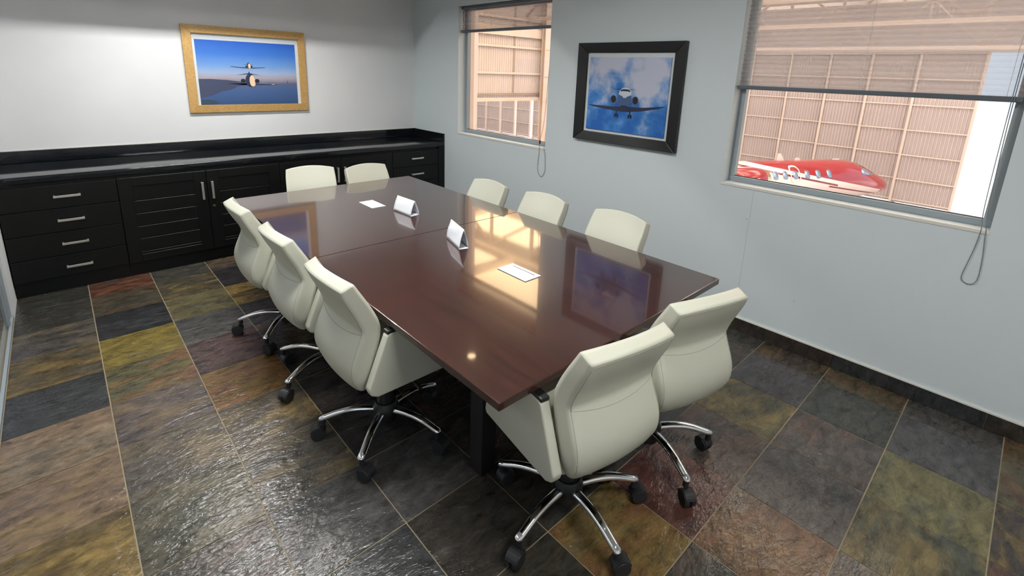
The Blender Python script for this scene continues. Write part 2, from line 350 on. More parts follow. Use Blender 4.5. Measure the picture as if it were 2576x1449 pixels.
T(3, 1, 50, 50, 54); T(3, 2, 128, 106, 58, .4); T(3, 3, 64, 62, 62); T(3, 4, 80, 70, 66, .3); T(3, 5, 60, 60, 62); T(3, 6, 66, 62, 60); T(3, 7, 66, 66, 68); T(3, 8, 84, 84, 86); T(3, 9, 66, 64, 60); T(3, 10, 72, 70, 64, .3)
T(4, 9, 70, 66, 60); T(4, 10, 138, 116, 66, .9); T(4, 11, 70, 76, 74, .2); T(5, 9, 66, 64, 64); T(5, 10, 104, 66, 62, .15); T(5, 11, 122, 96, 68, .6); T(5, 12, 98, 90, 82, .3)
T(6, 9, 74, 70, 68); T(6, 10, 90, 82, 78, .3); T(6, 11, 90, 88, 88); T(6, 12, 84, 88, 74, .5)
T(7, 9, 80, 76, 72); T(7, 10, 104, 98, 68, .5); T(7, 11, 94, 86, 82, .35); T(7, 12, 116, 114, 78, .1)
T(8, 9, 82, 72, 66); T(8, 10, 88, 84, 88); T(8, 11, 76, 78, 74); T(8, 12, 88, 88, 92); T(9, 9, 74, 74, 72); T(9, 10, 80, 72, 64, .3); T(9, 11, 92, 86, 66, .5); T(9, 12, 84, 84, 82); T(9, 13, 96, 86, 60, .5); T(8, 13, 96, 92, 70, .4)
tile_meshes = []
for q in range(6):
    m = MB(); n = 4
    for i in range(n + 1):
        for j in range(n + 1):
            u, v = i / n, j / n; ed = (i in (0, n)) or (j in (0, n))
            m.v.append((u - .5, v - .5, (-.0012 if ed else 0) + random.uniform(-.0009, .0009)))
    for i in range(n):
        for j in range(n):
            a = i * (n + 1) + j; m.f.append((a, a + n + 1, a + n + 2, a + 1))
    k = len(m.v); ring = [(0, j) for j in range(n)] + [(i, n) for i in range(n)] + [(n, j) for j in range(n, 0, -1)] + [(i, 0) for i in range(n, 0, -1)]
    for (i, j) in ring:
        x, y, z = m.v[i * (n + 1) + j]; m.v.append((x, y, -.009))
    for e in range(len(ring)):
        i0, j0 = ring[e]; i1, j1 = ring[(e + 1) % len(ring)]
        m.f.append((i0 * (n + 1) + j0, i1 * (n + 1) + j1, k + (e + 1) % len(ring), k + e))
    tile_meshes.append(m.mesh('tile', M_SLATE, smooth=True, angle=30))
GR = .0052
for c in range(len(XLN) - 1):
    for k in range(-1, len(YLN) - 2):
        y1 = YLN[k + 1]; y0 = YLN[k + 2]; x0, x1 = XLN[c], XLN[c + 1]
        if k == -1: continue
        if y0 < YB: y0 = YB
        if y1 - y0 < .03 or x1 - x0 < .03: continue
        o = link('tile', random.choice(tile_meshes), fl)
        o.location = ((x0 + x1) / 2, (y0 + y1) / 2, random.uniform(-.0006, .0008)); o.scale = (x1 - x0 - GR, y1 - y0 - GR, 1)
        r, g_, b_, a = D.get((c, k)) or random.choice(GREYS)
        K = .62; r, b_ = r + 3, b_ - 3; gm = (r + g_ + b_) / 3; r, g_, b_ = [gm + (q - gm) * .85 for q in (r, g_, b_)]
        o.color = (lin(r) * K, lin(g_) * K, lin(b_) * K, a * .8)
# slate skirting along the window wall
sk = MB().box(-.004, 0, YB, -.68, -.003, .094).build('baseboard_right', M_GROUT); tag(sk, kind='structure', label='dark slate skirting along the window wall')
y = -.70; cols = [(66, 66, 64, .1), (70, 62, 56, .5), (62, 64, 66, 0), (72, 66, 58, .3)]
joints = [-.70, -1.41, -2.12, -2.83, -3.54, -4.25, -4.957, -5.68, -6.4, -7.1, -7.39]
for i in range(len(joints) - 1):
    o = MB().box(-.012, -.004, joints[i + 1] + .003, joints[i], 0, .1).build('skirting_tile', M_SLATE, sk, bevel=.0015, seg=1)
    q = cols[i % 4]; o.color = (lin(q[0]) * .5, lin(q[1]) * .5, lin(q[2]) * .5, 0.0)
tcap = MB().box(-.0125, 0, YB, -.68, .0945, .1025).build('trim_1', M_BEAD); tag(tcap, kind='structure', label='pale filler line on top of the skirting')

# ------------------------------------------------------------------ windows and blinds
for i, w in enumerate((W1, W2)):
    y0, y1, z0, z1 = w
    r = empty('window_%d' % (i + 1), (.12, (y0 + y1) / 2, z0)); tag(r, kind='structure', label=('small aluminium window near the room corner' if i == 0 else 'large aluminium window overlooking the red jet'))
    inv = Matrix.Translation((-.12, -(y0 + y1) / 2, -z0))
    def wp(name, m, mt, **k):
        o = m.build(name, mt, r, **k); o.matrix_parent_inverse = inv; return o
    fw = .038
    wp('frame_rail', MB().box(.1, .15, y0, y1, z0, z0 + fw), M_ALU, bevel=.003); wp('frame_rail', MB().box(.1, .15, y0, y1, z1 - fw, z1), M_ALU, bevel=.003)
    wp('frame_stile', MB().box(.1, .15, y0, y0 + fw, z0 + fw, z1 - fw), M_ALU, bevel=.003); wp('frame_stile', MB().box(.1, .15, y1 - fw, y1, z0 + fw, z1 - fw), M_ALU, bevel=.003)
    wp('pane', MB().box(.122, .128, y0 + fw, y1 - fw, z0 + fw, z1 - fw), M_GLASS)
    wp('glazing_gasket', MB().box(.118, .121, y0 + fw, y1 - fw, z0 + fw, z0 + fw + .005), M_SLOT)
    wp('sill_bead', MB().box(-.004, .014, y0 - .004, y1 + .004, z0 - .018, z0 + .002), M_BEAD, bevel=.003)

def blind(w, zb, label, nple, mt, wavy, cordpts, liftys):
    y0, y1, z0, z1 = w; r = empty('pleated_blind', (.05, (y0 + y1) / 2, z1)); tag(r, label, 'blind')
    inv = Matrix.Translation((-.05, -(y0 + y1) / 2, -z1))
    def bp_(name, m, mt_, **k):
        o = m.build(name, mt_, r, **k); o.matrix_parent_inverse = inv; return o
    a, b = y0 + .012, y1 - .008
    bp_('head_rail', MB().box(.03, .075, a, b, z1 - .03, z1 - .002), M_RAIL, bevel=.003)
    bp_('bottom_rail', MB().box(.032, .07, a, b, zb - .004, zb + .024), M_RAIL, bevel=.004)
    m = MB(); ny = 40 if wavy else 2; zt = z1 - .03; zl = zb + .022
    for j in range(nple * 2 + 1):
        s = j / (nple * 2)
        for i in range(ny + 1):
            u = i / ny; yy = a + .004 + (b - a - .008) * u
            if wavy:
                sg = s ** 1.35; z = zl + (zt - zl) * sg; amp = .013 * (1 - .45 * s)
                z += mnoise.noise(Vector((yy * 1.6, s * 4.5, 2.1))) * .022 * math.sin(PI * s) ; x = .051 + (amp if j % 2 else -amp) + mnoise.noise(Vector((yy * 3, s * 6, 7))) * .007
            else:
                z = zl + (zt - zl) * s; x = .051 + (.011 if j % 2 else -.011)
            m.v.append((x, yy, z))
    for j in range(nple * 2):
        for i in range(ny):
            q = j * (ny + 1) + i; m.f.append((q, q + 1, q + ny + 2, q + ny + 1))
    bp_('fabric', m, mt)
    for yy in liftys: bp_('lift_cord', MB().tube([(.0395, yy, zb + .02), (.0395, yy, z1 - .03)], .0012, 6), M_CORDL)
    path = [Vector(p) for p in cordpts]; sm = []
    for i in range(len(path) - 1):
        p0 = path[max(i - 1, 0)]; p1 = path[i]; p2 = path[i + 1]; p3 = path[min(i + 2, len(path) - 1)]
        for q in range(6):
            t_ = q / 6; sm.append(.5 * ((2 * p1) + (p2 - p0) * t_ + (2 * p0 - 5 * p1 + 4 * p2 - p3) * t_ ** 2 + (3 * p1 - p0 - 3 * p2 + p3) * t_ ** 3))
    sm.append(path[-1])
    bp_('pull_cord', MB().tube(sm, .0021, 6), M_CORD, smooth=True)
    return r, bp_
r1, bp1 = blind(W1, 2.182, 'short grey pleated blind bunched up at the top of the small corner window', 9, M_SHEER2, True,
    [(.03, -2.325, 2.42), (.028, -2.325, 1.9), (.022, -2.30, 1.35), (-.006, -2.282, 1.13), (-.007, -2.275, 1.0), (-.007, -2.264, .864), (-.007, -2.285, .80), (-.007, -2.32, .781), (-.007, -2.352, .81), (-.007, -2.366, .868), (-.007, -2.356, 1.0), (-.007, -2.34, 1.07), (.02, -2.332, 1.3), (.028, -2.333, 1.9), (.03, -2.333, 2.42)], [-2.31, -.99])
bp1('cord_toggle', MB().lathe([(.004, 0), (.008, .004), (.009, .03), (.005, .036)], 12, (-.007, -2.281, 1.10)), M_BLACKP, smooth=True)
r2, bp2 = blind(W2, 1.716, 'wide grey pleated blind half lowered over the large window', 24, M_SHEER, False,
    [(.03, -5.44, 2.42), (.025, -5.442, 1.7), (.012, -5.45, 1.2), (-.006, -5.462, 1.07), (-.007, -5.457, .965), (-.007, -5.446, .877), (-.007, -5.437, .80), (-.007, -5.448, .772), (-.007, -5.478, .766), (-.007, -5.499, .80), (-.007, -5.497, .908), (-.007, -5.482, 1.05), (.012, -5.466, 1.2), (.025, -5.45, 1.7), (.03, -5.45, 2.42)], [-5.42, -4.80, -4.18])

# ------------------------------------------------------------------ cabinets along the back wall
FY = -.65        # carcass front; doors sit 20 mm proud
def handle(parent, cx, cz, horiz, inv):
    L = .078; m = MB(); yf = FY - .02
    if horiz:
        m.box(cx - L, cx + L, yf - .028, yf - .019, cz - .009, cz + .009).box(cx - L, cx - L + .011, yf - .021, yf, cz - .009, cz + .009).box(cx + L - .011, cx + L, yf - .021, yf, cz - .009, cz + .009)
    else:
        m.box(cx - .009, cx + .009, yf - .028, yf - .019, cz - L, cz + L).box(cx - .009, cx + .009, yf - .021, yf, cz - L, cz - L + .011).box(cx - .009, cx + .009, yf - .021, yf, cz + L - .011, cz + L)
    o = m.build('handle', M_NICKEL, parent, bevel=.0022); o.matrix_parent_inverse = inv; tag(o, label='flat brushed nickel bar handle'); return o
def cab(name, label, x0, x1):
    r = empty(name, ((x0 + x1) / 2, -.33, 0)); inv = Matrix.Translation((-(x0 + x1) / 2, .33, 0)); tag(r, label, 'cabinet', 'black built in sideboard units')
    def cp(n, m, mt, par=None, **k):
        o = m.build(n, mt, par or r, **k); o.matrix_parent_inverse = inv if par is None else Matrix.Identity(4); return o
    cp('carcass', MB().box(x0 + .001, x1 - .001, FY, -.004, .10, .862), M_CAB)
    cp('plinth', MB().box(x0 + .001, x1 - .001, FY + .012, -.004, .0, .10), M_CAB)
    return r, cp, inv
def drawers(name, label, x0, x1, hx):
    r, cp, inv = cab(name, label, x0, x1)
    zs = [.119, .289, .474, .658, .84]
    for k in range(4):
        d = cp('drawer', MB().box(x0 + .003, x1 - .003, FY - .02, FY - .001, zs[k] + .002, zs[k + 1] - .002), M_CAB, bevel=.0025)
        handle(d, hx, (.195, .381, .566, .751)[k], True, Matrix.Identity(4))
    return r
def doors(name, label, x0, x1, lock=False):
    r, cp, inv = cab(name, label, x0, x1); xm = (x0 + x1) / 2
    for a, b, side in ((x0, xm, 1), (xm, x1, -1)):
        a += .002; b -= .002; z0, z1 = .119, .84; st = .092; y0, y1 = FY - .022, FY - .001
        d = cp('door', MB().box(a, a + st, y0, y1, z0, z1).box(b - st, b, y0, y1, z0, z1).box(a + st, b - st, y0, y1, z1 - .075, z1).box(a + st, b - st, y0, y1, z0, z0 + .062), M_CABV, bevel=.0015, seg=1)
        edges = [z0 + .062, .204, .319, .425, .534, .643, z1 - .075]
        for q in range(6):
            cp('plank', MB().box(a + st - .002, b - st + .002, y0 + .006, y1 - .002, edges[q] + .002, edges[q + 1] - .002), M_CAB, d, bevel=.0018, seg=1)
        cp('backing', MB().box(a + st - .002, b - st + .002, y1 - .004, y1 - .001, z0 + .06, z1 - .073), M_CAB, d)
        hx = b - .036 if side == 1 else a + .036
        h = handle(d, hx, .664, False, Matrix.Identity(4))
        if lock and side == -1:
            lk = MB().lathe([(.012, 0), (.012, .004), (.004, .004), (.004, .012), (.007, .013), (.007, .016)], 14, axis='y').mesh('lock', M_BRASS)
            for v in lk.vertices: v.co = Vector((a + .036 + v.co.x, y0 - v.co.y, .517 + v.co.z))
            o = link('lock', lk, d); tag(o, label='small brass lock with key')
    return r
drawers('drawer_cabinet', 'black four drawer cabinet at the far left end of the sideboard', -3.84, -3.16, -3.462)
doors('door_cabinet', 'black two door cabinet with brass lock beside the left drawers', -3.16, -1.928, True)
doors('door_cabinet', 'black two door cabinet behind the chairs at the far table end', -1.928, -.71)
drawers('drawer_cabinet', 'black four drawer cabinet in the room corner under the small window', -.71, -.092, -.393)
MB().box(-.09, -.004, FY - .022, -.004, 0, .862).build('end_panel', M_CABV, bevel=.002)
tag(bpy.data.objects['end_panel'], 'narrow black filler panel between corner drawers and window wall', 'panel')
wt = empty('worktop', (-1.92, -.33, .862)); tag(wt, 'polished black granite worktop running along the back wall', 'worktop'); inv = Matrix.Translation((1.92, .33, -.862))
for nm, m, bv in (('slab', MB().box(XL + .002, -.003, -.6736, -.002, .864, .9174), .011), ('backsplash', MB().box(XL + .002, -.003, -.022, -.002, .918, 1.0153), .002), ('side_splash', MB().box(-.022, -.003, -.672, -.0225, .918, 1.0153), .002)):
    o = m.build(nm, M_STONE, wt, bevel=bv, seg=4, smooth=True); o.matrix_parent_inverse = inv
ca = MB().box(XL, 0, -.006, 0, 1.0155, 1.0215).build('trim_2', M_BEAD); tag(ca, kind='structure', label='pale sealant line above the backsplash')
# ------------------------------------------------------------------ conference table
TA, TB, TF, TK, TS, TZ = -2.5288, -.9714, -4.5689, -1.4401, -3.006, .745
tb = empty('conference_table', ((TA + TB) / 2, (TF + TK) / 2, 0)); tag(tb, 'long glossy dark mahogany conference table in two halves', 'table')
inv = Matrix.Translation((-(TA + TB) / 2, -(TF + TK) / 2, 0))
def tpart(n, m, mt, **k):
    o = m.build(n, mt, tb, **k); o.matrix_parent_inverse = inv; return o
for a, b in ((TF, TS - .0012), (TS + .0012, TK)):
    o = tpart('tabletop', MB().box(TA, TB, a, b, TZ - .031, TZ), M_TABLE, bevel=.003, seg=2)
    o.data.materials.append(M_TEDGE)
    for p in o.data.polygons:
        if abs(p.normal.z) < .5 or p.center.z < TZ - .02: p.material_index = 1
xs = (-2.20, -1.30)
for y, xs in ((-4.13, (-2.22, -1.45)), (-3.18, (-1.95, -1.55)), (-2.83, (-1.95, -1.55)), (-1.95, (-2.2, -1.3))):
    for x in xs: tpart('leg', MB().box(x - .042, x + .042, y - .042, y + .042, 0, TZ - .031), M_TLEG, bevel=.004)
for y in (-4.13, -3.18, -2.83, -1.95): tpart('cross_rail', MB().box(-1.9, -1.6, y - .018, y + .018, .60, TZ - .031), M_TLEG)
for a, b in ((-4.10, -3.23), (-2.78, -2.0)):
    tpart('spine_rail', MB().box(-1.77, -1.73, a, b, .64, TZ - .031), M_TLEG)

# ------------------------------------------------------------------ swivel chair (local: +Y faces the sitter's front)
def grid_solid(levels, nx, inset=None):
    """levels: list of (front(x)->(y,z), rear(x)->(y,z), halfwidth)"""
    return None
def make_backrest():
    prof = [  # z, front y, rear y, half width
        (.405, -.186, -.196, .165), (.418, -.170, -.212, .187), (.45, -.160, -.234, .199), (.50, -.156, -.252, .207), (.55, -.150, -.254, .209), (.60, -.138, -.240, .209),
        (.655, -.121, -.213, .207), (.70, -.113, -.196, .206), (.75, -.126, -.211, .205), (.80, -.150, -.236, .204), (.85, -.180, -.258, .204), (.895, -.209, -.274, .199), (.915, -.222, -.279, .197)]
    nx = 8; bm = bmesh.new(); F = []; R_ = []
    cre = bm.edges.layers.float.new('crease_edge')
    for (z, f, r, w) in prof:
        fr = []; rr = []
        tz = max(0, (z - .6) / .315)
        for i in range(nx + 1):
            u = -1 + 2 * i / nx; cv = 1 - u * u
            dy = -.04 * cv * (.55 + .45 * tz); dz = .02 * cv * tz ** 2
            fr.append(bm.verts.new((u * w, f + dy, z + dz + (.012 * tz ** 6))))
            sc = -.010 * math.exp(-((z - .75) / .07) ** 2) * cv
            rr.append(bm.verts.new((u * (w - .004), r + dy * .8 - sc, z + dz - (.012 * tz ** 6))))
        F.append(fr); R_.append(rr)
    n = len(prof)
    for j in range(n - 1):
        for i in range(nx):
            bm.faces.new((F[j][i], F[j][i + 1], F[j + 1][i + 1], F[j + 1][i])); bm.faces.new((R_[j][i + 1], R_[j][i], R_[j + 1][i], R_[j + 1][i + 1]))
        bm.faces.new((R_[j][0], F[j][0], F[j + 1][0], R_[j + 1][0])); bm.faces.new((F[j][nx], R_[j][nx], R_[j + 1][nx], F[j + 1][nx]))
    for i in range(nx):
        bm.faces.new((F[0][i + 1], F[0][i], R_[0][i], R_[0][i + 1])); bm.faces.new((F[-1][i], F[-1][i + 1], R_[-1][i + 1], R_[-1][i]))
    bm.edges.ensure_lookup_table()
    def cr(a, b, v):
        e = bm.edges.get((a, b))
        if e: e[cre] = v
    for j in range(2, n - 1):
        k = .78 if j > 6 else .5
        for X in (F, R_):
            cr(X[j][0], X[j + 1][0], k); cr(X[j][nx], X[j + 1][nx], k)
    for i in range(nx):
        cr(R_[7][i], R_[7][i + 1], .55)
        cr(F[-1][i], F[-1][i + 1], .8); cr(R_[-1][i], R_[-1][i + 1], .8)
    for X, v in ((0, .85), (nx, .85)): cr(F[-1][X], R_[-1][X], v)
    bmesh.ops.recalc_face_normals(bm, faces=bm.faces)
    me = bpy.data.meshes.new('backrest'); bm.to_mesh(me); bm.free(); me.materials.append(M_CREAM)
    for p in me.polygons: p.use_smooth = True
    return me, prof
def subsurf(o, lv=2):
    md = o.modifiers.new('subsurf', 'SUBSURF'); md.levels = lv; md.render_levels = lv
def arm_mesh(sg):
    pts = [(-.207, .462), (-.197, .432), (-.165, .414), (.24, .412), (.252, .43), (.205, .684), (-.098, .692), (-.115, .684)]
    x0, x1 = sg * .216, sg * .254
    m = MB().prism(pts, lambda y, z: (x0, y, z), lambda y, z: (x1 + sg * .02 * max(0, (.60 - z)), y, z))
    return m.mesh('arm_panel', M_CREAM, smooth=True, bevel=.012, seg=3, angle=60)
def make_chair():
    r = empty('swivel_chair'); sup = []
    bme, prof = make_backrest(); b = link('backrest', bme, r); subsurf(b)
    bpy.context.view_layer.update(); bvh = BVHTree.FromObject(b, bpy.context.evaluated_depsgraph_get())
    def wz(z):
        for q in range(len(prof) - 1):
            if prof[q][0] <= z <= prof[q + 1][0]: return prof[q][3] + (z - prof[q][0]) / (prof[q + 1][0] - prof[q][0]) * (prof[q + 1][3] - prof[q][3])
        return prof[-1][3]
    def hit(x, z, dr=1):
        h = bvh.ray_cast(Vector((x, -1.0 * dr, z)), Vector((0, dr, 0)))
        return h[0] if h[0] is not None else None
    sm = MB()
    for sg in (-1, 1):
        pts = [hit(sg * (wz(z) - .012), z) for z in [.455 + (.885 - .455) * q / 22 for q in range(23)]]; pts = [p for p in pts if p]
        sm.tube(pts, .0013, 5)
    pts = [hit(-.188 + .376 * q / 20, .690 - .020 * (1 - (q / 10 - 1) ** 2)) for q in range(21)]; sm.tube([p for p in pts if p], .0013, 5)
    pts = [hit(-.184 + .368 * q / 20, .893 + .017 * (1 - (q / 10 - 1) ** 2)) for q in range(21)]; sm.tube([p for p in pts if p], .0013, 5)
    sm.build('seam', M_SEAM, b, smooth=True)
    # seat cushion
    m = MB(); bm = bmesh.new(); bmesh.ops.create_cube(bm, size=1.0)
    for v in bm.verts: v.co = Vector((v.co.x * .448, v.co.y * .47 + .055, v.co.z * .10 + .445))
    bmesh.ops.subdivide_edges(bm, edges=bm.edges, cuts=3, use_grid_fill=True)
    for v in bm.verts:
        if v.co.z > .48: v.co.z += .012 * (1 - (v.co.x / .224) ** 2) - .02 * max(0, (v.co.y - .2) / .1)
    me = bpy.data.meshes.new('seat'); bm.to_mesh(me); bm.free(); me.materials.append(M_CREAM)
    for p in me.polygons: p.use_smooth = True
    s = link('seat', me, r); subsurf(s, 1)
    # gathered stretch cover that joins seat and backrest
    g_ = MB(); ny = 26
    for j in range(7):
        q = j / 6; z = .43 + .13 * q; y = -.155 + .015 * math.sin(q * PI) - .0
        for i in range(ny + 1):
            u = -1 + 2 * i / ny; w = .20 - .012 * q
            g_.v.append((u * w, y + .045 - .03 * (1 - u * u) + .006 * mnoise.noise(Vector((u * 9, q * 7, 3))) + .055 * (1 - q), z + .004 * mnoise.noise(Vector((u * 12, q * 5, 9)))))
    for j in range(6):
        for i in range(ny):
            q = j * (ny + 1) + i; g_.f.append((q, q + 1, q + ny + 2, q + ny + 1))
    k = len(g_.v); g_.v += [(x, y - .05, z) for x, y, z in g_.v[:k]]; g_.f += [tuple(i + k for i in f[::-1]) for f in g_.f]
    for j in range(6):
        for i in (0, ny):
            q = j * (ny + 1) + i; g_.f.append((q, q + ny + 1, q + ny + 1 + k, q + k))
    o = g_.build('gathered_cover', M_CREAM2, r, smooth=True, angle=70)
    for sg in (-1, 1):
        a = link('arm_panel', arm_mesh(sg), r)
        xa, xb = sorted((sg * .214, sg * .252))
        MB().box(xa, xb, -.112, .19, .684, .702).build('arm_pad', M_BLACKP, a, bevel=.006)
    MB().box(-.10, .10, -.12, .16, .365, .402).build('tilt_mechanism', M_BLACKP, r, bevel=.01)
    MB().tube([(.10, .02, .385), (.235, .03, .383)], .006, 8).tube([(.235, .03, .383), (.275, .03, .38)], .011, 8).build('height_lever', M_BLACKP, r, smooth=True)
    MB().lathe([(.026, .16), (.026, .37)], 16).lathe([(.04, .15), (.044, .16), (.036, .30), (.034, .30)], 20).build('gas_column', M_BLACKP, r, smooth=True)
    MB().lathe([(.03, .062), (.052, .072), (.062, .105), (.062, .155), (.05, .176), (.02, .18)], 24).build('hub', M_BLACKP, r, smooth=True)
    leg = MB(); N = 12; path = []; rs = []
    for i in range(N + 1):
        q = i / N; x = .045 + .262 * q; path.append((x, 0, .136 + .016 * math.sin(PI * min(1, q * 1.15) * .8) - .038 * q ** 2.2)); rs.append(.0215 - .004 * q)
    path.append((.312, 0, .103)); rs.append(.012)
    leg.tube(path, rs, 14, ell=.74)
    legm = leg.mesh('leg', M_CHROME, smooth=True, angle=60)
    c = MB()
    c.lathe([(.007, .06), (.011, .062), (.011, .086), (.007, .088)], 12, (.0, 0, 0))
    wheel = [(.010, -.024), (.027, -.023), (.0295, -.018), (.0295, -.005), (.026, -.003)]
    for sg in (1, -1): c.lathe([(rr, sg * y) for rr, y in wheel], 20, (.020, 0, .0297), axis='y')
    hood = [(.020 + .0325 * math.cos(a), .0297 + .0325 * math.sin(a)) for a in [math.radians(20 + 150 * i / 9) for i in range(10)]]
    inn = [(.020 + .024 * math.cos(a), .0297 + .024 * math.sin(a)) for a in [math.radians(20 + 150 * i / 9) for i in range(10)]][::-1]
    for i in range(9):
        q = [hood[i], hood[i + 1], inn[8 - i], inn[9 - i]]; c.prism(q, lambda x, z: (x, -.021, z), lambda x, z: (x, .021, z))
    casm = c.mesh('caster', M_RUBBER, smooth=True, angle=40)
    for k in range(5):
        l = link('leg', legm, r, (0, 0, 0), 2 * PI * k / 5); cs = link('caster', casm, l, (.300, 0, 0), random.uniform(-2.6, 2.6)); cs.scale = (1.15, 1.15, 1.15)
    return r
CH = []
# base x, base y, facing angle (clockwise from +Y), seat drop, star angle (world degrees), label
CH.append((-2.10, -4.535, 9.8, .0, 41, 'cream leather swivel chair at the near table end, closest to the camera'))
CH.append((-1.545, -4.564, 15.6, -.003, 317, 'cream leather swivel chair at the near table end, on the window wall side'))
CH.append((-2.435, -3.632, 90, .0, 5, 'cream swivel chair on the windowless long side, nearest of three to the camera'))
CH.append((-2.437, -2.965, 90, .0, 58, 'cream swivel chair on the windowless long side of the table, middle of three'))
CH.append((-2.455, -2.33, 91, .006, 9, 'cream swivel chair on the windowless long side, nearest of three to the black cabinets'))
CH.append((-1.095, -2.545, 270, -.055, 20, 'cream swivel chair on the window side of the table, farthest of three'))
CH.append((-1.094, -3.182, 270, -.04, 50, 'cream swivel chair on the window side of the table, middle of three'))
CH.append((-1.086, -3.84, 270, -.026, 33, 'cream swivel chair on the window side of the table, nearest of three'))
CH.append((-1.925, -1.51, 195.2, -.035, 12, 'cream leather swivel chair at the far table end, left of two before the black cabinets'))
CH.append((-1.36, -1.553, 180, -.062, 40, 'cream leather swivel chair at the far table end, right of two before the black cabinets'))
proto = make_chair(); allc = [proto] + [copy_tree(proto) for _ in CH[1:]]
for o, (x, y, a, dz, st, lb) in zip(allc, CH):
    o.location = (x, y, 0); o.rotation_euler = (0, 0, -math.radians(a)); tag(o, lb, 'chair', 'cream swivel chairs around the conference table')
    k = 0
    for ch in [c for c in bpy.data.objects if c.parent == o]:
        nm = ch.name.split('.')[0]
        if nm in ('backrest', 'seat', 'gathered_cover', 'arm_panel', 'tilt_mechanism', 'height_lever'): ch.location.z = dz
        if nm == 'gas_column': ch.location.z = dz * .5
        if nm == 'leg':
            ch.rotation_euler = (0, 0, math.radians(st + a + 72 * k)); k += 1

# ------------------------------------------------------------------ things on the table
def port(cx, cy, label, deep):
    r = empty('cable_port', (cx, cy, TZ)); tag(r, label, 'cable port', 'cable ports set in the tabletop')
    w, l = .0575, .108; z0 = .0002
    MB().box(-w, -w + .020, -l, l, z0, .004).box(w - .020, w, -l, l, z0, .004).box(-w + .020, w - .020, -l, -l + .026, z0, .004).box(-w + .020, w - .020, l - .026, l, z0, .004).build('plate', M_WHITEP, r, bevel=.001, seg=1)
    MB().box(-w + .0205, w - .0205 - (.006 if deep else .0012), -l + .028, l - .0275, z0, .0038).build('flap', M_WHITEP, r, bevel=.0008, seg=1)
    MB().box(-w + .02, w - .02, -l + .026, l - .026, z0 - .0001, .0006).build('slot', M_SLOT, r)
    return r
port(-1.744, -2.19, 'white cable port plate in the far half of the tabletop', False)
port(-1.756, -3.846, 'white cable port plate in the near half of the tabletop with open slot', True)
def tent(bl, br, dep, h, label, crumple):
    bl, br = Vector(bl), Vector(br); d = (br - bl).normalized(); L = (br - bl).length; nrm = Vector((-d.y, d.x))
    if nrm.x < 0: nrm = -nrm
    r = empty('tent_card', (bl.x, bl.y, TZ)); tag(r, label, 'card', 'folded cards on the table')
    th = .0012; n = 8
    def sheet(name, a, b):
        m = MB()
        for s in range(n + 1):
            for q in range(7):
                u = s / n; v = q / 6; p = d * (L * u); x = a[0] + (b[0] - a[0]) * v; z = a[1] + (b[1] - a[1]) * v
                bow = crumple * mnoise.noise(Vector((u * 2.3 + 4, v * 2 + 1, L))) * math.sin(PI * v) + .004 * math.sin(PI * v)
                o_ = Vector((b[1] - a[1], -(b[0] - a[0]))).normalized()
                P = p + nrm * (x - o_.x * bow); m.v.append((P.x, P.y, max(.0004, z - o_.y * bow)))
        for s in range(n):
            for q in range(6):
                k = s * 7 + q; m.f.append((k, k + 1, k + 8, k + 7))
        o = m.build(name, M_PAPER, r, smooth=True); sl = o.modifiers.new('thick', 'SOLIDIFY'); sl.thickness = th; sl.offset = 0; return o
    sheet('face', (0, .0007), (dep * .5, h)); sheet('face', (dep * .5, h), (dep, .0007)); sheet('base_flap', (dep, .001), (.0, .001))
    return r
tent((-1.694, -2.424), (-1.681, -2.642), .078, .108, 'blank white folded tent card on the far half of the table', .003)
tent((-1.74, -3.166), (-1.803, -3.381), .062, .120, 'white creased folded tent card beside the table joint', .008)

# ------------------------------------------------------------------ framed pictures
def mitre(frame_o, frame_i, place, d0, d1, lip, mt, parent, names=('frame_bar',)):
    (a0, a1, b0, b1), (c0, c1, e0, e1) = frame_o, frame_i
    O = [(a0, b0), (a1, b0), (a1, b1), (a0, b1)]; I = [(c0, e0), (c1, e0), (c1, e1), (c0, e1)]
    for k in range(4):
        q = (k + 1) % 4
        vs = [place(*O[k], 0), place(*O[q], 0), place(*I[q], 0), place(*I[k], 0), place(*O[k], d0), place(*O[q], d0), place(*I[q], d1), place(*I[k], d1)]
        MB().add(vs, [(0, 1, 2, 3), (4, 7, 6, 5), (0, 4, 5, 1), (1, 5, 6, 2), (2, 6, 7, 3), (3, 7, 4, 0)]).build('frame_bar', mt, parent, bevel=lip, seg=2)
def flat(name, pts, place, d, mt, parent, th=.0006):
    return MB().prism(pts, lambda a, b: place(a, b, d), lambda a, b: place(a, b, d + th)).build(name, mt, parent)
def ell(cx, cy, rx, ry, n=20, rot=0): return [(cx + rx * math.cos(2 * PI * i / n), cy + ry * math.sin(2 * PI * i / n)) for i in range(n)]
P_NAVY = mat('print_navy', rgb(36, 44, 70), .5); P_WARM = mat('print_warm_white', rgb(226, 196, 166), .5); P_WHITE = mat('print_white', rgb(206, 214, 226), .5); P_BLUE = mat('print_steel_blue', rgb(70, 96, 140), .5); P_BLK = mat('print_black', rgb(24, 26, 34), .5); P_COAST = mat('print_coast', rgb(58, 66, 92), .5); P_COAST2 = mat('print_coast_dark', rgb(46, 66, 82), .5); P_GREYB = mat('print_grey_blue', rgb(96, 110, 140), .5)
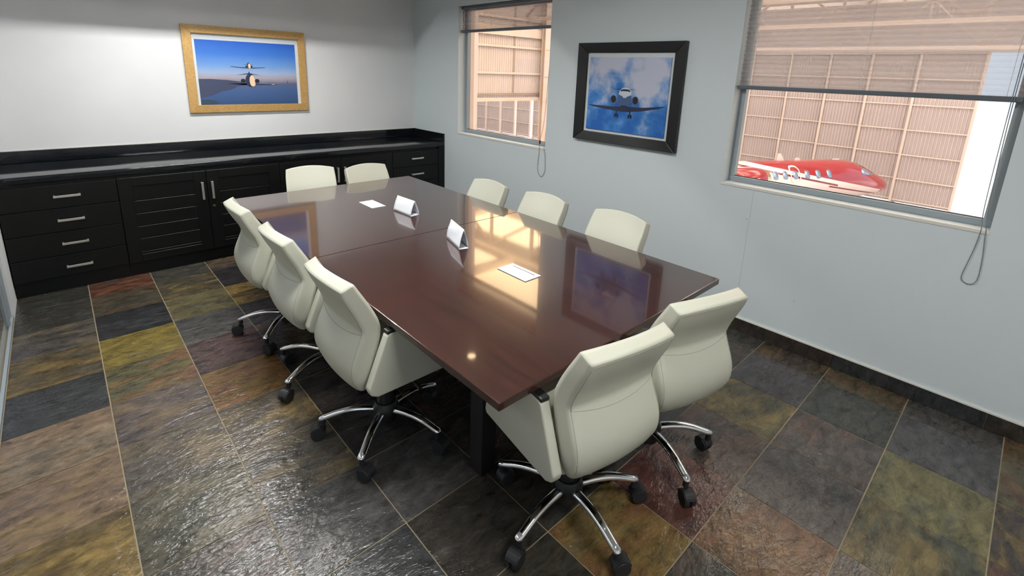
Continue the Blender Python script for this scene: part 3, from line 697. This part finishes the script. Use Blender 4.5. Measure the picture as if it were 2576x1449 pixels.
# gold: lies on the back wall, local a = x, b = z
gx, gz = -1.93, 1.692
gpic = empty('framed_picture', (gx, -.004, gz)); tag(gpic, 'gold framed photograph of two jets over a blue horizon above the cabinets', 'picture')
def pg(a, b, d): return (a - gx, -d, b - gz)
mitre((-2.490, -1.372, 1.284, 2.099), (-2.415, -1.445, 1.357, 2.026), pg, .024, .030, .003, M_GOLD, gpic)
MB().box(-2.42 - gx, -1.44 - gx, -.008, -.001, 1.352 - gz, 2.03 - gz).build('mount_board', M_MATB, gpic)
M_PR1 = mat('print_dusk_sky', rough=.45); t = NT(M_PR1); tc = t.n('ShaderNodeTexCoord'); sx = t.n('ShaderNodeSeparateXYZ'); t.l(tc.outputs['Object'], sx.inputs[0])
nz = t.n('ShaderNodeTexNoise', i_Scale=7.0, i_Detail=5); t.l(tc.outputs['Object'], nz.inputs['Vector'])
h_ = t.math('ADD', t.math('MULTIPLY_ADD', sx.outputs['Z'], 1 / .612, .5 + (gz - 1.665) / .612), t.math('MULTIPLY_ADD', nz.outputs[0], .05, -.025))
t.l(t.ramp(h_, [(0, rgb(44, 74, 118)), (.22, rgb(62, 90, 138)), (.335, rgb(82, 94, 130)), (.365, rgb(120, 118, 138)), (.42, rgb(160, 152, 160)), (.5, rgb(150, 168, 200)), (.62, rgb(104, 148, 206)), (.8, rgb(54, 112, 196)), (1, rgb(26, 86, 182))]), t.b.inputs['Base Color'])
pr = MB().box(-2.391 - gx, -1.476 - gx, -.0098, -.008, 1.359 - gz, 1.971 - gz).build('print', M_PR1, gpic)
d = .0105
flat('coastline', [(-2.391, 1.604), (-2.3, 1.606), (-2.15, 1.598), (-2.02, 1.582), (-1.9, 1.575), (-1.95, 1.555), (-2.05, 1.54), (-2.12, 1.505), (-2.2, 1.49), (-2.28, 1.45), (-2.37, 1.43), (-2.391, 1.42)], pg, d, P_COAST, pr)
flat('headland', [(-2.391, 1.41), (-2.3, 1.405), (-2.24, 1.385), (-2.25, 1.366), (-2.391, 1.361)], pg, d, P_COAST2, pr)
flat('wing', [(-2.105, 1.731), (-2.1, 1.726), (-1.98, 1.716), (-1.9, 1.716), (-1.79, 1.724), (-1.785, 1.732), (-1.79, 1.728), (-1.9, 1.724), (-1.98, 1.724)], pg, d, P_NAVY, pr)
flat('tailplane', [(-1.993, 1.752), (-1.95, 1.757), (-1.92, 1.757), (-1.898, 1.752), (-1.92, 1.753), (-1.95, 1.753)], pg, d, P_NAVY, pr)
flat('fuselage', ell(-1.938, 1.742, .0165, .031), pg, d + .0008, P_NAVY, pr); flat('sunlit_side', ell(-1.934, 1.738, .0115, .026), pg, d + .0016, P_WARM, pr)
for e in (-1.962, -1.914): flat('engine', ell(e, 1.733, .009, .009, 14), pg, d + .0016, P_BLK, pr)
flat('wing', [(-2.155, 1.562), (-2.0, 1.566), (-1.9, 1.566), (-1.72, 1.557), (-1.66, 1.56), (-1.72, 1.552), (-1.9, 1.552), (-2.0, 1.55), (-2.05, 1.556)], pg, d, P_NAVY, pr)
flat('tailplane', [(-2.056, 1.648), (-1.95, 1.668), (-1.945, 1.683), (-1.94, 1.683), (-1.935, 1.668), (-1.828, 1.646), (-1.9, 1.655), (-1.94, 1.66), (-1.98, 1.655)], pg, d, P_NAVY, pr)
flat('fuselage', ell(-1.936, 1.597, .045, .066, 24), pg, d + .0008, P_NAVY, pr); flat('sunlit_side', ell(-1.918, 1.592, .026, .056, 20), pg, d + .0016, P_WARM, pr); flat('nose', ell(-1.912, 1.562, .021, .024, 18), pg, d + .0024, P_WARM, pr)
for e in (-2.003, -1.873): flat('engine_rim', ell(e, 1.592, .0225, .0205, 18), pg, d + .0016, P_NAVY, pr); flat('engine', ell(e, 1.592, .016, .016, 18), pg, d + .0024, P_BLK, pr)
flat('wing_light', [(-1.735, 1.561), (-1.708, 1.563), (-1.706, 1.557), (-1.733, 1.556)], pg, d + .0012, P_WARM, pr)
flat('distant_tail', [(-1.579, 1.567), (-1.576, 1.598), (-1.572, 1.598), (-1.571, 1.567)], pg, d, P_COAST, pr)
# black: hangs on the window wall, a = y, b = z
by, bz = -3.22, 1.624
bpic = empty('framed_picture', (-.004, by, bz)); tag(bpic, 'black wood framed picture of a jet head on against clouds between the windows', 'picture')
def pb(a, b, d): return (-d, a - by, b - bz)
mitre((-3.722, -2.720, 1.214, 2.034), (-3.632, -2.815, 1.293, 1.953), pb, .038, .022, .004, M_FRAMEB, bpic)
MB().box(-.008, -.001, -3.64 - by, -2.80 - by, 1.288 - bz, 1.958 - bz).build('mount_board', M_MATB, bpic)
M_PR2 = mat('print_cloudy_sky', rough=.5); t = NT(M_PR2); tc = t.n('ShaderNodeTexCoord'); mp = t.n('ShaderNodeMapping'); mp.inputs['Location'].default_value = (3.1, .35, 1.7); t.l(tc.outputs['Object'], mp.inputs[0])
nz = t.n('ShaderNodeTexNoise', i_Scale=4.2, i_Detail=9, i_Roughness=.56, i_Distortion=.15); t.l(mp.outputs[0], nz.inputs['Vector']); sx = t.n('ShaderNodeSeparateXYZ'); t.l(tc.outputs['Object'], sx.inputs[0])
f_ = t.math('ADD', nz.outputs[0], t.math('MULTIPLY_ADD', sx.outputs['Z'], .42, .02))
t.l(t.ramp(f_, [(.36, rgb(24, 96, 178)), (.46, rgb(60, 126, 196)), (.54, rgb(136, 164, 208)), (.64, rgb(190, 196, 214))]), t.b.inputs['Base Color'])
pr = MB().box(-.020, -.008, -3.609 - by, -2.847 - by, 1.315 - bz, 1.917 - bz).build('print', M_PR2, bpic, bevel=.001, seg=1)
d = .0206
flat('tailplane', [(-3.342, 1.668), (-3.21, 1.672), (-3.078, 1.66), (-3.21, 1.664)], pb, d, P_NAVY, pr)
flat('wing', [(-2.85, 1.524), (-2.9, 1.512), (-3.08, 1.494), (-3.2, 1.487), (-3.26, 1.488), (-3.4, 1.505), (-3.55, 1.535), (-3.604, 1.555), (-3.55, 1.55), (-3.4, 1.532), (-3.28, 1.53), (-3.17, 1.525), (-3.05, 1.522)], pb, d, P_NAVY, pr)
flat('fuselage', ell(-3.226, 1.582, .064, .088, 26), pb, d + .0008, P_BLUE, pr); flat('upper_fuselage', [(-3.166, 1.625), (-3.172, 1.655), (-3.2, 1.676), (-3.228, 1.681), (-3.262, 1.675), (-3.285, 1.655), (-3.288, 1.625), (-3.226, 1.6)], pb, d + .0016, P_WHITE, pr)
flat('windshield', [(-3.178, 1.648), (-3.186, 1.662), (-3.21, 1.668), (-3.244, 1.668), (-3.27, 1.662), (-3.278, 1.648), (-3.25, 1.652), (-3.2, 1.652)], pb, d + .0024, P_BLK, pr)
flat('belly', ell(-3.228, 1.515, .05, .024, 20), pb, d + .0024, P_NAVY, pr)
for e in (-3.118, -3.328): flat('engine_rim', ell(e, 1.58, .031, .036, 20), pb, d + .0016, P_GREYB, pr); flat('engine', ell(e, 1.583, .025, .030, 20), pb, d + .0024, P_BLK, pr)
for e in (-3.218, -3.236): flat('landing_light', ell(e, 1.602, .0055, .0055, 10), pb, d + .0032, P_WHITE, pr)
for e in (-3.157, -3.289):
    flat('gear_leg', [(e - .005, 1.5), (e + .005, 1.5), (e + .005, 1.455), (e - .005, 1.455)], pb, d + .0012, P_NAVY, pr)
    for q in (-.011, .011): flat('wheel', ell(e + q, 1.452, .0085, .017, 12), pb, d + .0018, P_BLK, pr)

# ------------------------------------------------------------------ hangar beyond the windows
ZF = -5.16; XH = 34.6; ZR = 7.6
M_SHEET = mat('corrugated_sheet', rgb(206, 199, 200), .55); t, nz = bumpy(M_SHEET, 2.5, .05, .01, 4)
M_SHEET2 = mat('corrugated_sheet_pale', rgb(218, 212, 212), .55)
M_STEEL = mat('painted_steel', rgb(228, 216, 208), .5)
M_STEELG = mat('grey_steel', rgb(176, 164, 158), .5)
M_HFLOOR = mat('hangar_floor', rgb(190, 182, 180), .25)
M_APRON = mat('concrete_apron', rgb(214, 210, 204), .9); bumpy(M_APRON, 1.2, .2)
M_ROOF = mat('roof_sheet', rgb(204, 188, 176), .6)
hf = MB().box(.16, XH + .4, -40, 60, ZF - .1, ZF).build('floor_hangar', M_HFLOOR); tag(hf, kind='structure', label='pale hangar floor under the jet')
ap = MB().box(XH + .4, 160, -120, 120, ZF - .14, ZF - .02).build('floor_apron', M_APRON); tag(ap, kind='structure', label='bright concrete apron outside the hangar')
of = MB().box(.0, .16, YB - .15, .15, ZF, -.12).build('wall_office_lower', M_SHEET2); tag(of, kind='structure')
def corrugated(axis, p, a0, a1, z0, z1, pitch=.19, depth=.04, th=.01):
    m = MB(); n = int((a1 - a0) / pitch); prof = []
    for i in range(n):
        b = a0 + (a1 - a0) * i / n; w = (a1 - a0) / n
        prof += [(b, 0), (b + w * .5, 0), (b + w * .62, depth), (b + w * .88, depth)]
    prof.append((a1, 0))
    k = len(prof)
    for z in (z0, z1):
        for a, d in prof: m.v.append((p - d, a, z) if axis == 'x' else (a, p - d, z))
    for i in range(k - 1): m.f.append((i, i + 1, k + i + 1, k + i))
    return m
# sliding leaves of the big door, counted from the bright opening
ordn = ['nearest the bright opening', 'second from the bright opening', 'third from the bright opening', 'fourth from the bright opening', 'farthest from the bright opening']
edges = [-3.05, -.40, 1.95, 4.25, 6.68, 9.3]
def leaf(y0, y1, x, label, gap=0.0, z1=3.7):
    yc = (y0 + y1) / 2; r = empty('hangar_door_leaf', (x, yc, ZF)); tag(r, label, 'door', 'sliding hangar door leaves'); inv = Matrix.Translation((-x, -yc, -ZF))
    def lp(n, m, mt, **k):
        o = m.build(n, mt, r, **k); o.matrix_parent_inverse = inv; return o
    lp('sheet', corrugated('x', x, y0, y1, ZF + .05, z1, .165, .075), M_SHEET)
    for yy in (y0, y1 - .12): lp('stile', MB().box(x - .16, x + .03, yy, yy + .12, ZF, z1), M_STEEL)
    for z in (-5.0, -3.72, -2.26, -.80, .66, 2.12, 3.56): lp('girt', MB().box(x - .13, x - .08, y0 + .12, y1 - .12, z, z + .07), M_STEEL)
    return r
for i in range(5): leaf(edges[i], edges[i + 1] + .25, XH - 1.2 + .28 * i, 'corrugated sliding hangar door leaf seen through the large window, ' + ordn[i])
wl_ = corrugated('x', XH + .5, 9.3, 29.4, ZF, ZR, .4, .06).build('wall_hangar_far', M_SHEET); tag(wl_, kind='structure', label='corrugated far wall of the hangar')
hd = corrugated('x', XH + .35, -30, 60, 3.7, ZR, .4, .06).build('wall_hangar_header', M_SHEET); tag(hd, kind='structure')
ord2 = ['leftmost', 'second from left', 'third from left', 'fourth from left', 'rightmost']
ed2 = [42.3, 39.8, 37.2, 34.7, 32.1, 29.5]; gaps = [.1, .14, .2, .42, .42]
for i in range(5): leaf(ed2[i + 1] + gaps[i] * .6, ed2[i] - gaps[i] * .4, XH, 'far grey hangar door leaf seen low through the corner window, ' + ord2[i])
we = MB().box(.16, XH + .4, 46, 46.1, ZF, ZR).build('wall_hangar_end', M_SHEET); tag(we, kind='structure')
wn_ = MB().box(.16, XH + .4, -30.1, -30, ZF, ZR).build('wall_hangar_near', M_SHEET); tag(wn_, kind='structure')
wf2 = MB().box(XH + .4, XH + .5, 42.3, 46, ZF, ZR).build('wall_hangar_corner', M_SHEET); tag(wf2, kind='structure')
# bulkhead cladding above the cross beam seen through the corner window
YE = 16.5
bw = corrugated('y', YE, .3, XH, .1, ZR, .17, .045).build('wall_hangar_bulkhead', M_SHEET2); tag(bw, kind='structure', label='pale corrugated bulkhead cladding seen through the corner window')
for z, h in ((.06, .20), (1.62, .12), (3.12, .12), (4.7, .12), (6.2, .12)): MB().box(.3, XH, YE - .17, YE - .046, z, z + h).build('girt', M_STEEL, bw)
for z in (.42, .50): MB().tube([(.3, YE - .1, z), (XH, YE - .1, z)], .035, 6).build('conduit', M_STEELG, bw)
MB().box(.3, XH, YE - .22, YE - .172, 3.78, 4.3).build('fascia_beam', M_STEEL, bw)
MB().tube([(17.0, YE - .07, .5), (17.0, YE - .07, 6)], .04, 8).build('downpipe', M_STEELG, bw)
cn = 0
for x, y, lb in ((19.3, YE - .45, 'pale steel hangar column under the bulkhead, seen at the corner window edge'),):
    r = empty('hangar_column', (x, y, ZF)); tag(r, lb, 'column')
    MB().box(-.22, .22, -.15, -.12, 0, ZR - ZF).box(-.22, .22, .12, .15, 0, ZR - ZF).box(-.012, .012, -.12, .12, 0, ZR - ZF).build('shaft', M_STEEL, r)
    for z in (5.2, 6.7, 8.3): MB().box(-.26, .26, -.19, -.15, z, z + .32).build('cleat', M_STEEL, r)
oc = MB().box(3.0, 3.1, 2.56, 2.73, ZF, 6.5).build('steel_post', M_STEEL, bevel=.006); tag(oc, 'beige steel post just inside the hangar by the corner window', 'post')
ho = MB().box(.06, .16, .15, 46, ZF, ZR).box(.06, .16, -30, YB - .15, ZF, ZR).box(.06, .16, YB - .15, .15, CZ + .34, ZR).build('wall_hangar_office', M_SHEET2); tag(ho, kind='structure')
# roof, trusses and translucent sheets
rf = MB().box(.16, XH + .5, -30, 46, ZR, ZR + .1).build('ceiling_hangar', M_ROOF); tag(rf, kind='structure')
M_SKYL = emit('translucent_roof_sheet', (1, .92, .82), SKYLIGHT); M_SKYA = emit('golden_glow_sheet', (1, .76, .45), SKYLIGHT * 1.15)  # second glow is tinted golden, added for the warm reflection in the tabletop
for x in (4, 8.5, 13, 17.5, 22, 26.5, 31):
    for y, hy in ((-20, 6), (-4, 6), (9.2, 5.6), (24, 6), (38, 6)): MB().box(x - 1.25, x + 1.25, y - hy, y + hy, ZR - .03, ZR - .005).build('translucent_sheet', M_SKYA if 5 < y < 12 and x < 15 else M_SKYL, rf)
def truss(x, zb, zt, lb):
    r = empty('roof_truss', (x, 0, zb)); tag(r, lb, 'truss', kind='structure')
    MB().box(-.1, .1, -29.5, 45.5, 0, .2).build('bottom_chord', M_STEEL, r); MB().box(-.12, .12, -29.5, 45.5, zt - zb, zt - zb + .2).build('top_chord', M_STEEL, r)
    y = -29.0; k = 0
    while y < 45:
        MB().box(-.05, .05, y - .06, y + .06, .2, zt - zb).build('web', M_STEELG, r)
        a, b = (y, y + 2.4) if k % 2 else (y + 2.4, y)
        MB().tube([(0, a, .2), (0, b, zt - zb)], .07, 6).build('web', M_STEELG, r); y += 2.4; k += 1
truss(33.0, 3.75, 6.4, 'pale steel truss over the hangar door'); truss(26.0, 4.5, 6.8, 'pale steel roof truss second from the hangar door')
truss(18.0, 4.7, 6.8, 'pale steel roof truss midway across the hangar'); truss(9.5, 5.2, 6.9, 'pale steel roof truss closest to the office windows')
for i in range(12):
    pu = MB().box(.3, XH, -29 + 6.2 * i, -28.8 + 6.2 * i, ZR - .45, ZR - .12).build('roof_purlin', M_STEEL); tag(pu, kind='structure')

# ------------------------------------------------------------------ red and white jet
jet = empty('business_jet', (31.561, -.091, ZF), math.radians(-25.85)); tag(jet, 'red and white business jet parked in the hangar outside the large window', 'jet')
M_JET = mat('jet_livery', rough=.12, coat=.6); t = NT(M_JET); tc = t.n('ShaderNodeTexCoord'); sx = t.n('ShaderNodeSeparateXYZ'); t.l(tc.outputs['Object'], sx.inputs[0])
X_, Z_ = sx.outputs['X'], sx.outputs['Z']
RED = rgb(164, 28, 38); WHT = rgb(244, 232, 230); DRED = rgb(130, 22, 32)
tt = t.math('SUBTRACT', Z_, t.math('MULTIPLY_ADD', X_, -.185, .98))
c = t.mix(t.math('GREATER_THAN', tt, 0.0), WHT, RED)
c = t.mix(t.math('MULTIPLY', t.math('GREATER_THAN', tt, -.30), t.math('MULTIPLY', t.math('LESS_THAN', tt, -.20), t.math('LESS_THAN', X_, -5.0))), c, DRED)
low = t.math('SUBTRACT', Z_, t.math('MULTIPLY_ADD', X_, -.16, .72))
c = t.mix(t.math('MULTIPLY', t.math('GREATER_THAN', low, -.03), t.math('MULTIPLY', t.math('LESS_THAN', low, .05), t.math('GREATER_THAN', X_, -5.6))), c, DRED)
c = t.mix(t.math('GREATER_THAN', X_, -1.25), c, RED)
t.l(c, t.b.inputs['Base Color'])
M_JRED = mat('jet_red', RED, .15, coat=.5); M_JWHT = mat('jet_white', WHT, .2); M_JGLS = mat('jet_window', rgb(150, 176, 205), .06, metal=.6); M_JMET = mat('jet_polished_lip', rgb(226, 205, 176), .15, metal=1)
st = [(0, .03, .03, 1.21), (-.12, .2, .19, 1.23), (-.4, .42, .36, 1.28), (-.8, .60, .50, 1.36), (-1.3, .74, .62, 1.44), (-1.9, .86, .75, 1.53), (-2.4, .95, .90, 1.60), (-2.9, 1.02, 1.02, 1.66), (-3.5, 1.08, 1.09, 1.74), (-4.4, 1.1, 1.1, 1.76), (-7, 1.1, 1.1, 1.77), (-10, 1.1, 1.1, 1.78), (-12, .98, .96, 1.92), (-14, .68, .66, 2.15), (-16, .34, .34, 2.4), (-17, .1, .1, 2.5)]
m = MB(); N = 32
for x, ry, rz, zc in st:
    for k in range(N):
        a = 2 * PI * k / N; m.v.append((x, ry * math.cos(a), zc + rz * math.sin(a)))
for i in range(len(st) - 1):
    for k in range(N): m.f.append((i * N + k, i * N + (k + 1) % N, (i + 1) * N + (k + 1) % N, (i + 1) * N + k))
m.f.append(tuple(range(N))); m.f.append(tuple(range((len(st) - 1) * N, len(st) * N))[::-1])
fz = m.build('fuselage', M_JET, jet, smooth=True, angle=80)
def surf(x, z, extra=.012):
    for i in range(len(st) - 1):
        if st[i + 1][0] <= x <= st[i][0]:
            a = (x - st[i][0]) / (st[i + 1][0] - st[i][0]); ry, rz, zc = [st[i][q] + a * (st[i + 1][q] - st[i][q]) for q in (1, 2, 3)]; break
    s = max(-.999, min(.999, (z - zc) / rz)); return -(ry * math.sqrt(1 - s * s)) - extra
def patch(pts, mt, name, par, ex=.012):
    m = MB(); m.v = [(x, surf(x, z, ex), z) for x, z in pts]; cx = sum(p[0] for p in pts) / len(pts); cz = sum(p[1] for p in pts) / len(pts); m.v.append((cx, surf(cx, cz, ex), cz)); n = len(pts)
    m.f = [(i, (i + 1) % n, n) for i in range(n)]; o = m.build(name, mt, par, smooth=True, angle=85); sl = o.modifiers.new('thick', 'SOLIDIFY'); sl.thickness = .012; return o
def oval(cx, cz, rx, rz, n=16):
    o = []
    for i in range(n):
        a = 2 * PI * i / n; q = .6; o.append((cx + rx * math.copysign(abs(math.cos(a)) ** q, math.cos(a)), cz + rz * math.copysign(abs(math.sin(a)) ** q, math.sin(a))))
    return o
for x in (-5.62, -6.37, -7.10, -7.88, -8.54, -9.16):
    patch(oval(x, 2.28, .155, .2), M_JGLS, 'window', jet, .014)
# emergency exit outline around the fourth window
m = MB(); n = 16; o1 = oval(-7.88, 2.30, .34, .42, n); o2 = oval(-7.88, 2.30, .27, .35, n)
m.v = [(x, surf(x, z, .02), z) for x, z in o1] + [(x, surf(x, z, .02), z) for x, z in o2]; m.f = [(i, (i + 1) % n, n + (i + 1) % n, n + i) for i in range(n)]; m.build('exit_outline', M_JWHT, jet)
patch([(-3.25, 2.2), (-3.1, 2.42), (-2.85, 2.46), (-2.35, 2.2), (-1.95, 2.06), (-2.5, 2.1)], M_JGLS, 'windshield', jet, .015)
m = MB(); ws_ = []
for x in (-2.85, -2.6, -2.3, -2.0, -1.72):
    for q in (-.45, -.22, 0, .22, .45):
        i = [k for k in range(len(st) - 1) if st[k + 1][0] <= x <= st[k][0]][0]; a = (x - st[i][0]) / (st[i + 1][0] - st[i][0]); ry, rz, zc = [st[i][k] + a * (st[i + 1][k] - st[i][k]) for k in (1, 2, 3)]
        m.v.append((x, q, zc + rz * math.sqrt(max(0, 1 - (q / ry) ** 2)) + .012))
for i in range(4):
    for j in range(4): k = i * 5 + j; m.f.append((k, k + 1, k + 6, k + 5))
m.build('windshield', M_JGLS, jet, smooth=True)
for sg in (-1, 1):
    e = MB().lathe([(.30, -10.75), (.44, -10.70), (.50, -10.85), (.58, -11.4), (.58, -12.6), (.5, -13.4), (.34, -14.0)], 28, (0, sg * 1.72, 2.32), axis='x').build('engine', M_JRED, jet, smooth=True)
    MB().lathe([(.36, -10.74), (.42, -10.60), (.465, -10.62), (.50, -10.85)], 28, (0, sg * 1.72, 2.32), axis='x').build('intake_lip', M_JMET, e, smooth=True)
    MB().box(-12.8, -11.2, min(sg * 1.0, sg * 1.4), max(sg * 1.0, sg * 1.4), 2.25, 2.38).build('pylon', M_JWHT, e)
    w = MB().prism([(-6.6, .98), (-9.6, .98), (-10.8, 7.6), (-9.9, 7.6)], lambda x, y: (x, sg * y, 1.02 + .03 * y), lambda x, y: (x, sg * y, 1.16 + .03 * y)).build('wing', M_JWHT, jet)
    MB().prism([(-15.9, .1), (-17.0, .1), (-17.6, 2.6), (-16.9, 2.6)], lambda x, y: (x, sg * y, 4.9), lambda x, y: (x, sg * y, 4.98)).build('tailplane', M_JWHT, jet)
MB().prism([(-13.4, 2.6), (-16.6, 2.5), (-17.6, 5.0), (-16.2, 5.0)], lambda x, z: (x, -.08, z), lambda x, z: (x, .08, z)).build('tail_fin', M_JRED, jet)
MB().prism([(-8.25, 2.84), (-7.75, 2.84), (-8.06, 3.24), (-8.24, 3.24)], lambda x, z: (x, -.02, z), lambda x, z: (x, .02, z)).build('antenna', M_JWHT, jet)
MB().prism([(-7.05, 2.84), (-6.65, 2.84), (-6.75, 2.96), (-6.9, 3.0), (-7.02, 2.98)], lambda x, z: (x, -.02, z), lambda x, z: (x, .02, z)).build('antenna', M_JWHT, jet)
MB().prism([(-4.4, 2.84), (-3.9, 2.84), (-4.0, 2.9), (-4.35, 2.9)], lambda x, z: (x, -.02, z), lambda x, z: (x, .02, z)).build('antenna', M_JWHT, jet)
for (x, y) in ((-2.1, 0), (-8.6, -1.3), (-8.6, 1.3)):
    g_ = MB().tube([(x, y, .25), (x + .1, y, 1.2)], .05, 8).build('landing_gear', M_JWHT, jet)
    MB().lathe([(.12, -.08), (.24, -.09), (.25, -.05), (.25, .05), (.24, .09), (.12, .08)], 18, (x, y, .25), axis='y').build('wheel', M_RUBBER, g_, smooth=True)
# registration letters on the engine cowling
fc = bpy.data.curves.new('letters', 'FONT'); fc.body = 'TDR'; fc.size = .46; fc.extrude = .004; fc.align_x = 'CENTER'
fo = bpy.data.objects.new('letters_tmp', fc); COL.objects.link(fo); bpy.context.view_layer.update()
lm = bpy.data.meshes.new_from_object(fo.evaluated_get(bpy.context.evaluated_depsgraph_get())); bpy.data.objects.remove(fo)
for v in lm.vertices:
    x, y, z = v.co; zz = 2.19 + y; s = min(.99, abs(zz - 2.32) / .58); v.co = Vector((-11.75 + x, -1.72 - .58 * math.sqrt(1 - s * s) - .006 - z, zz))
lm.materials.clear(); lm.materials.append(M_JWHT)
eng = [o for o in bpy.data.objects if o.name.startswith('engine') and o.parent == jet][0]
link('registration_letters', lm, eng)
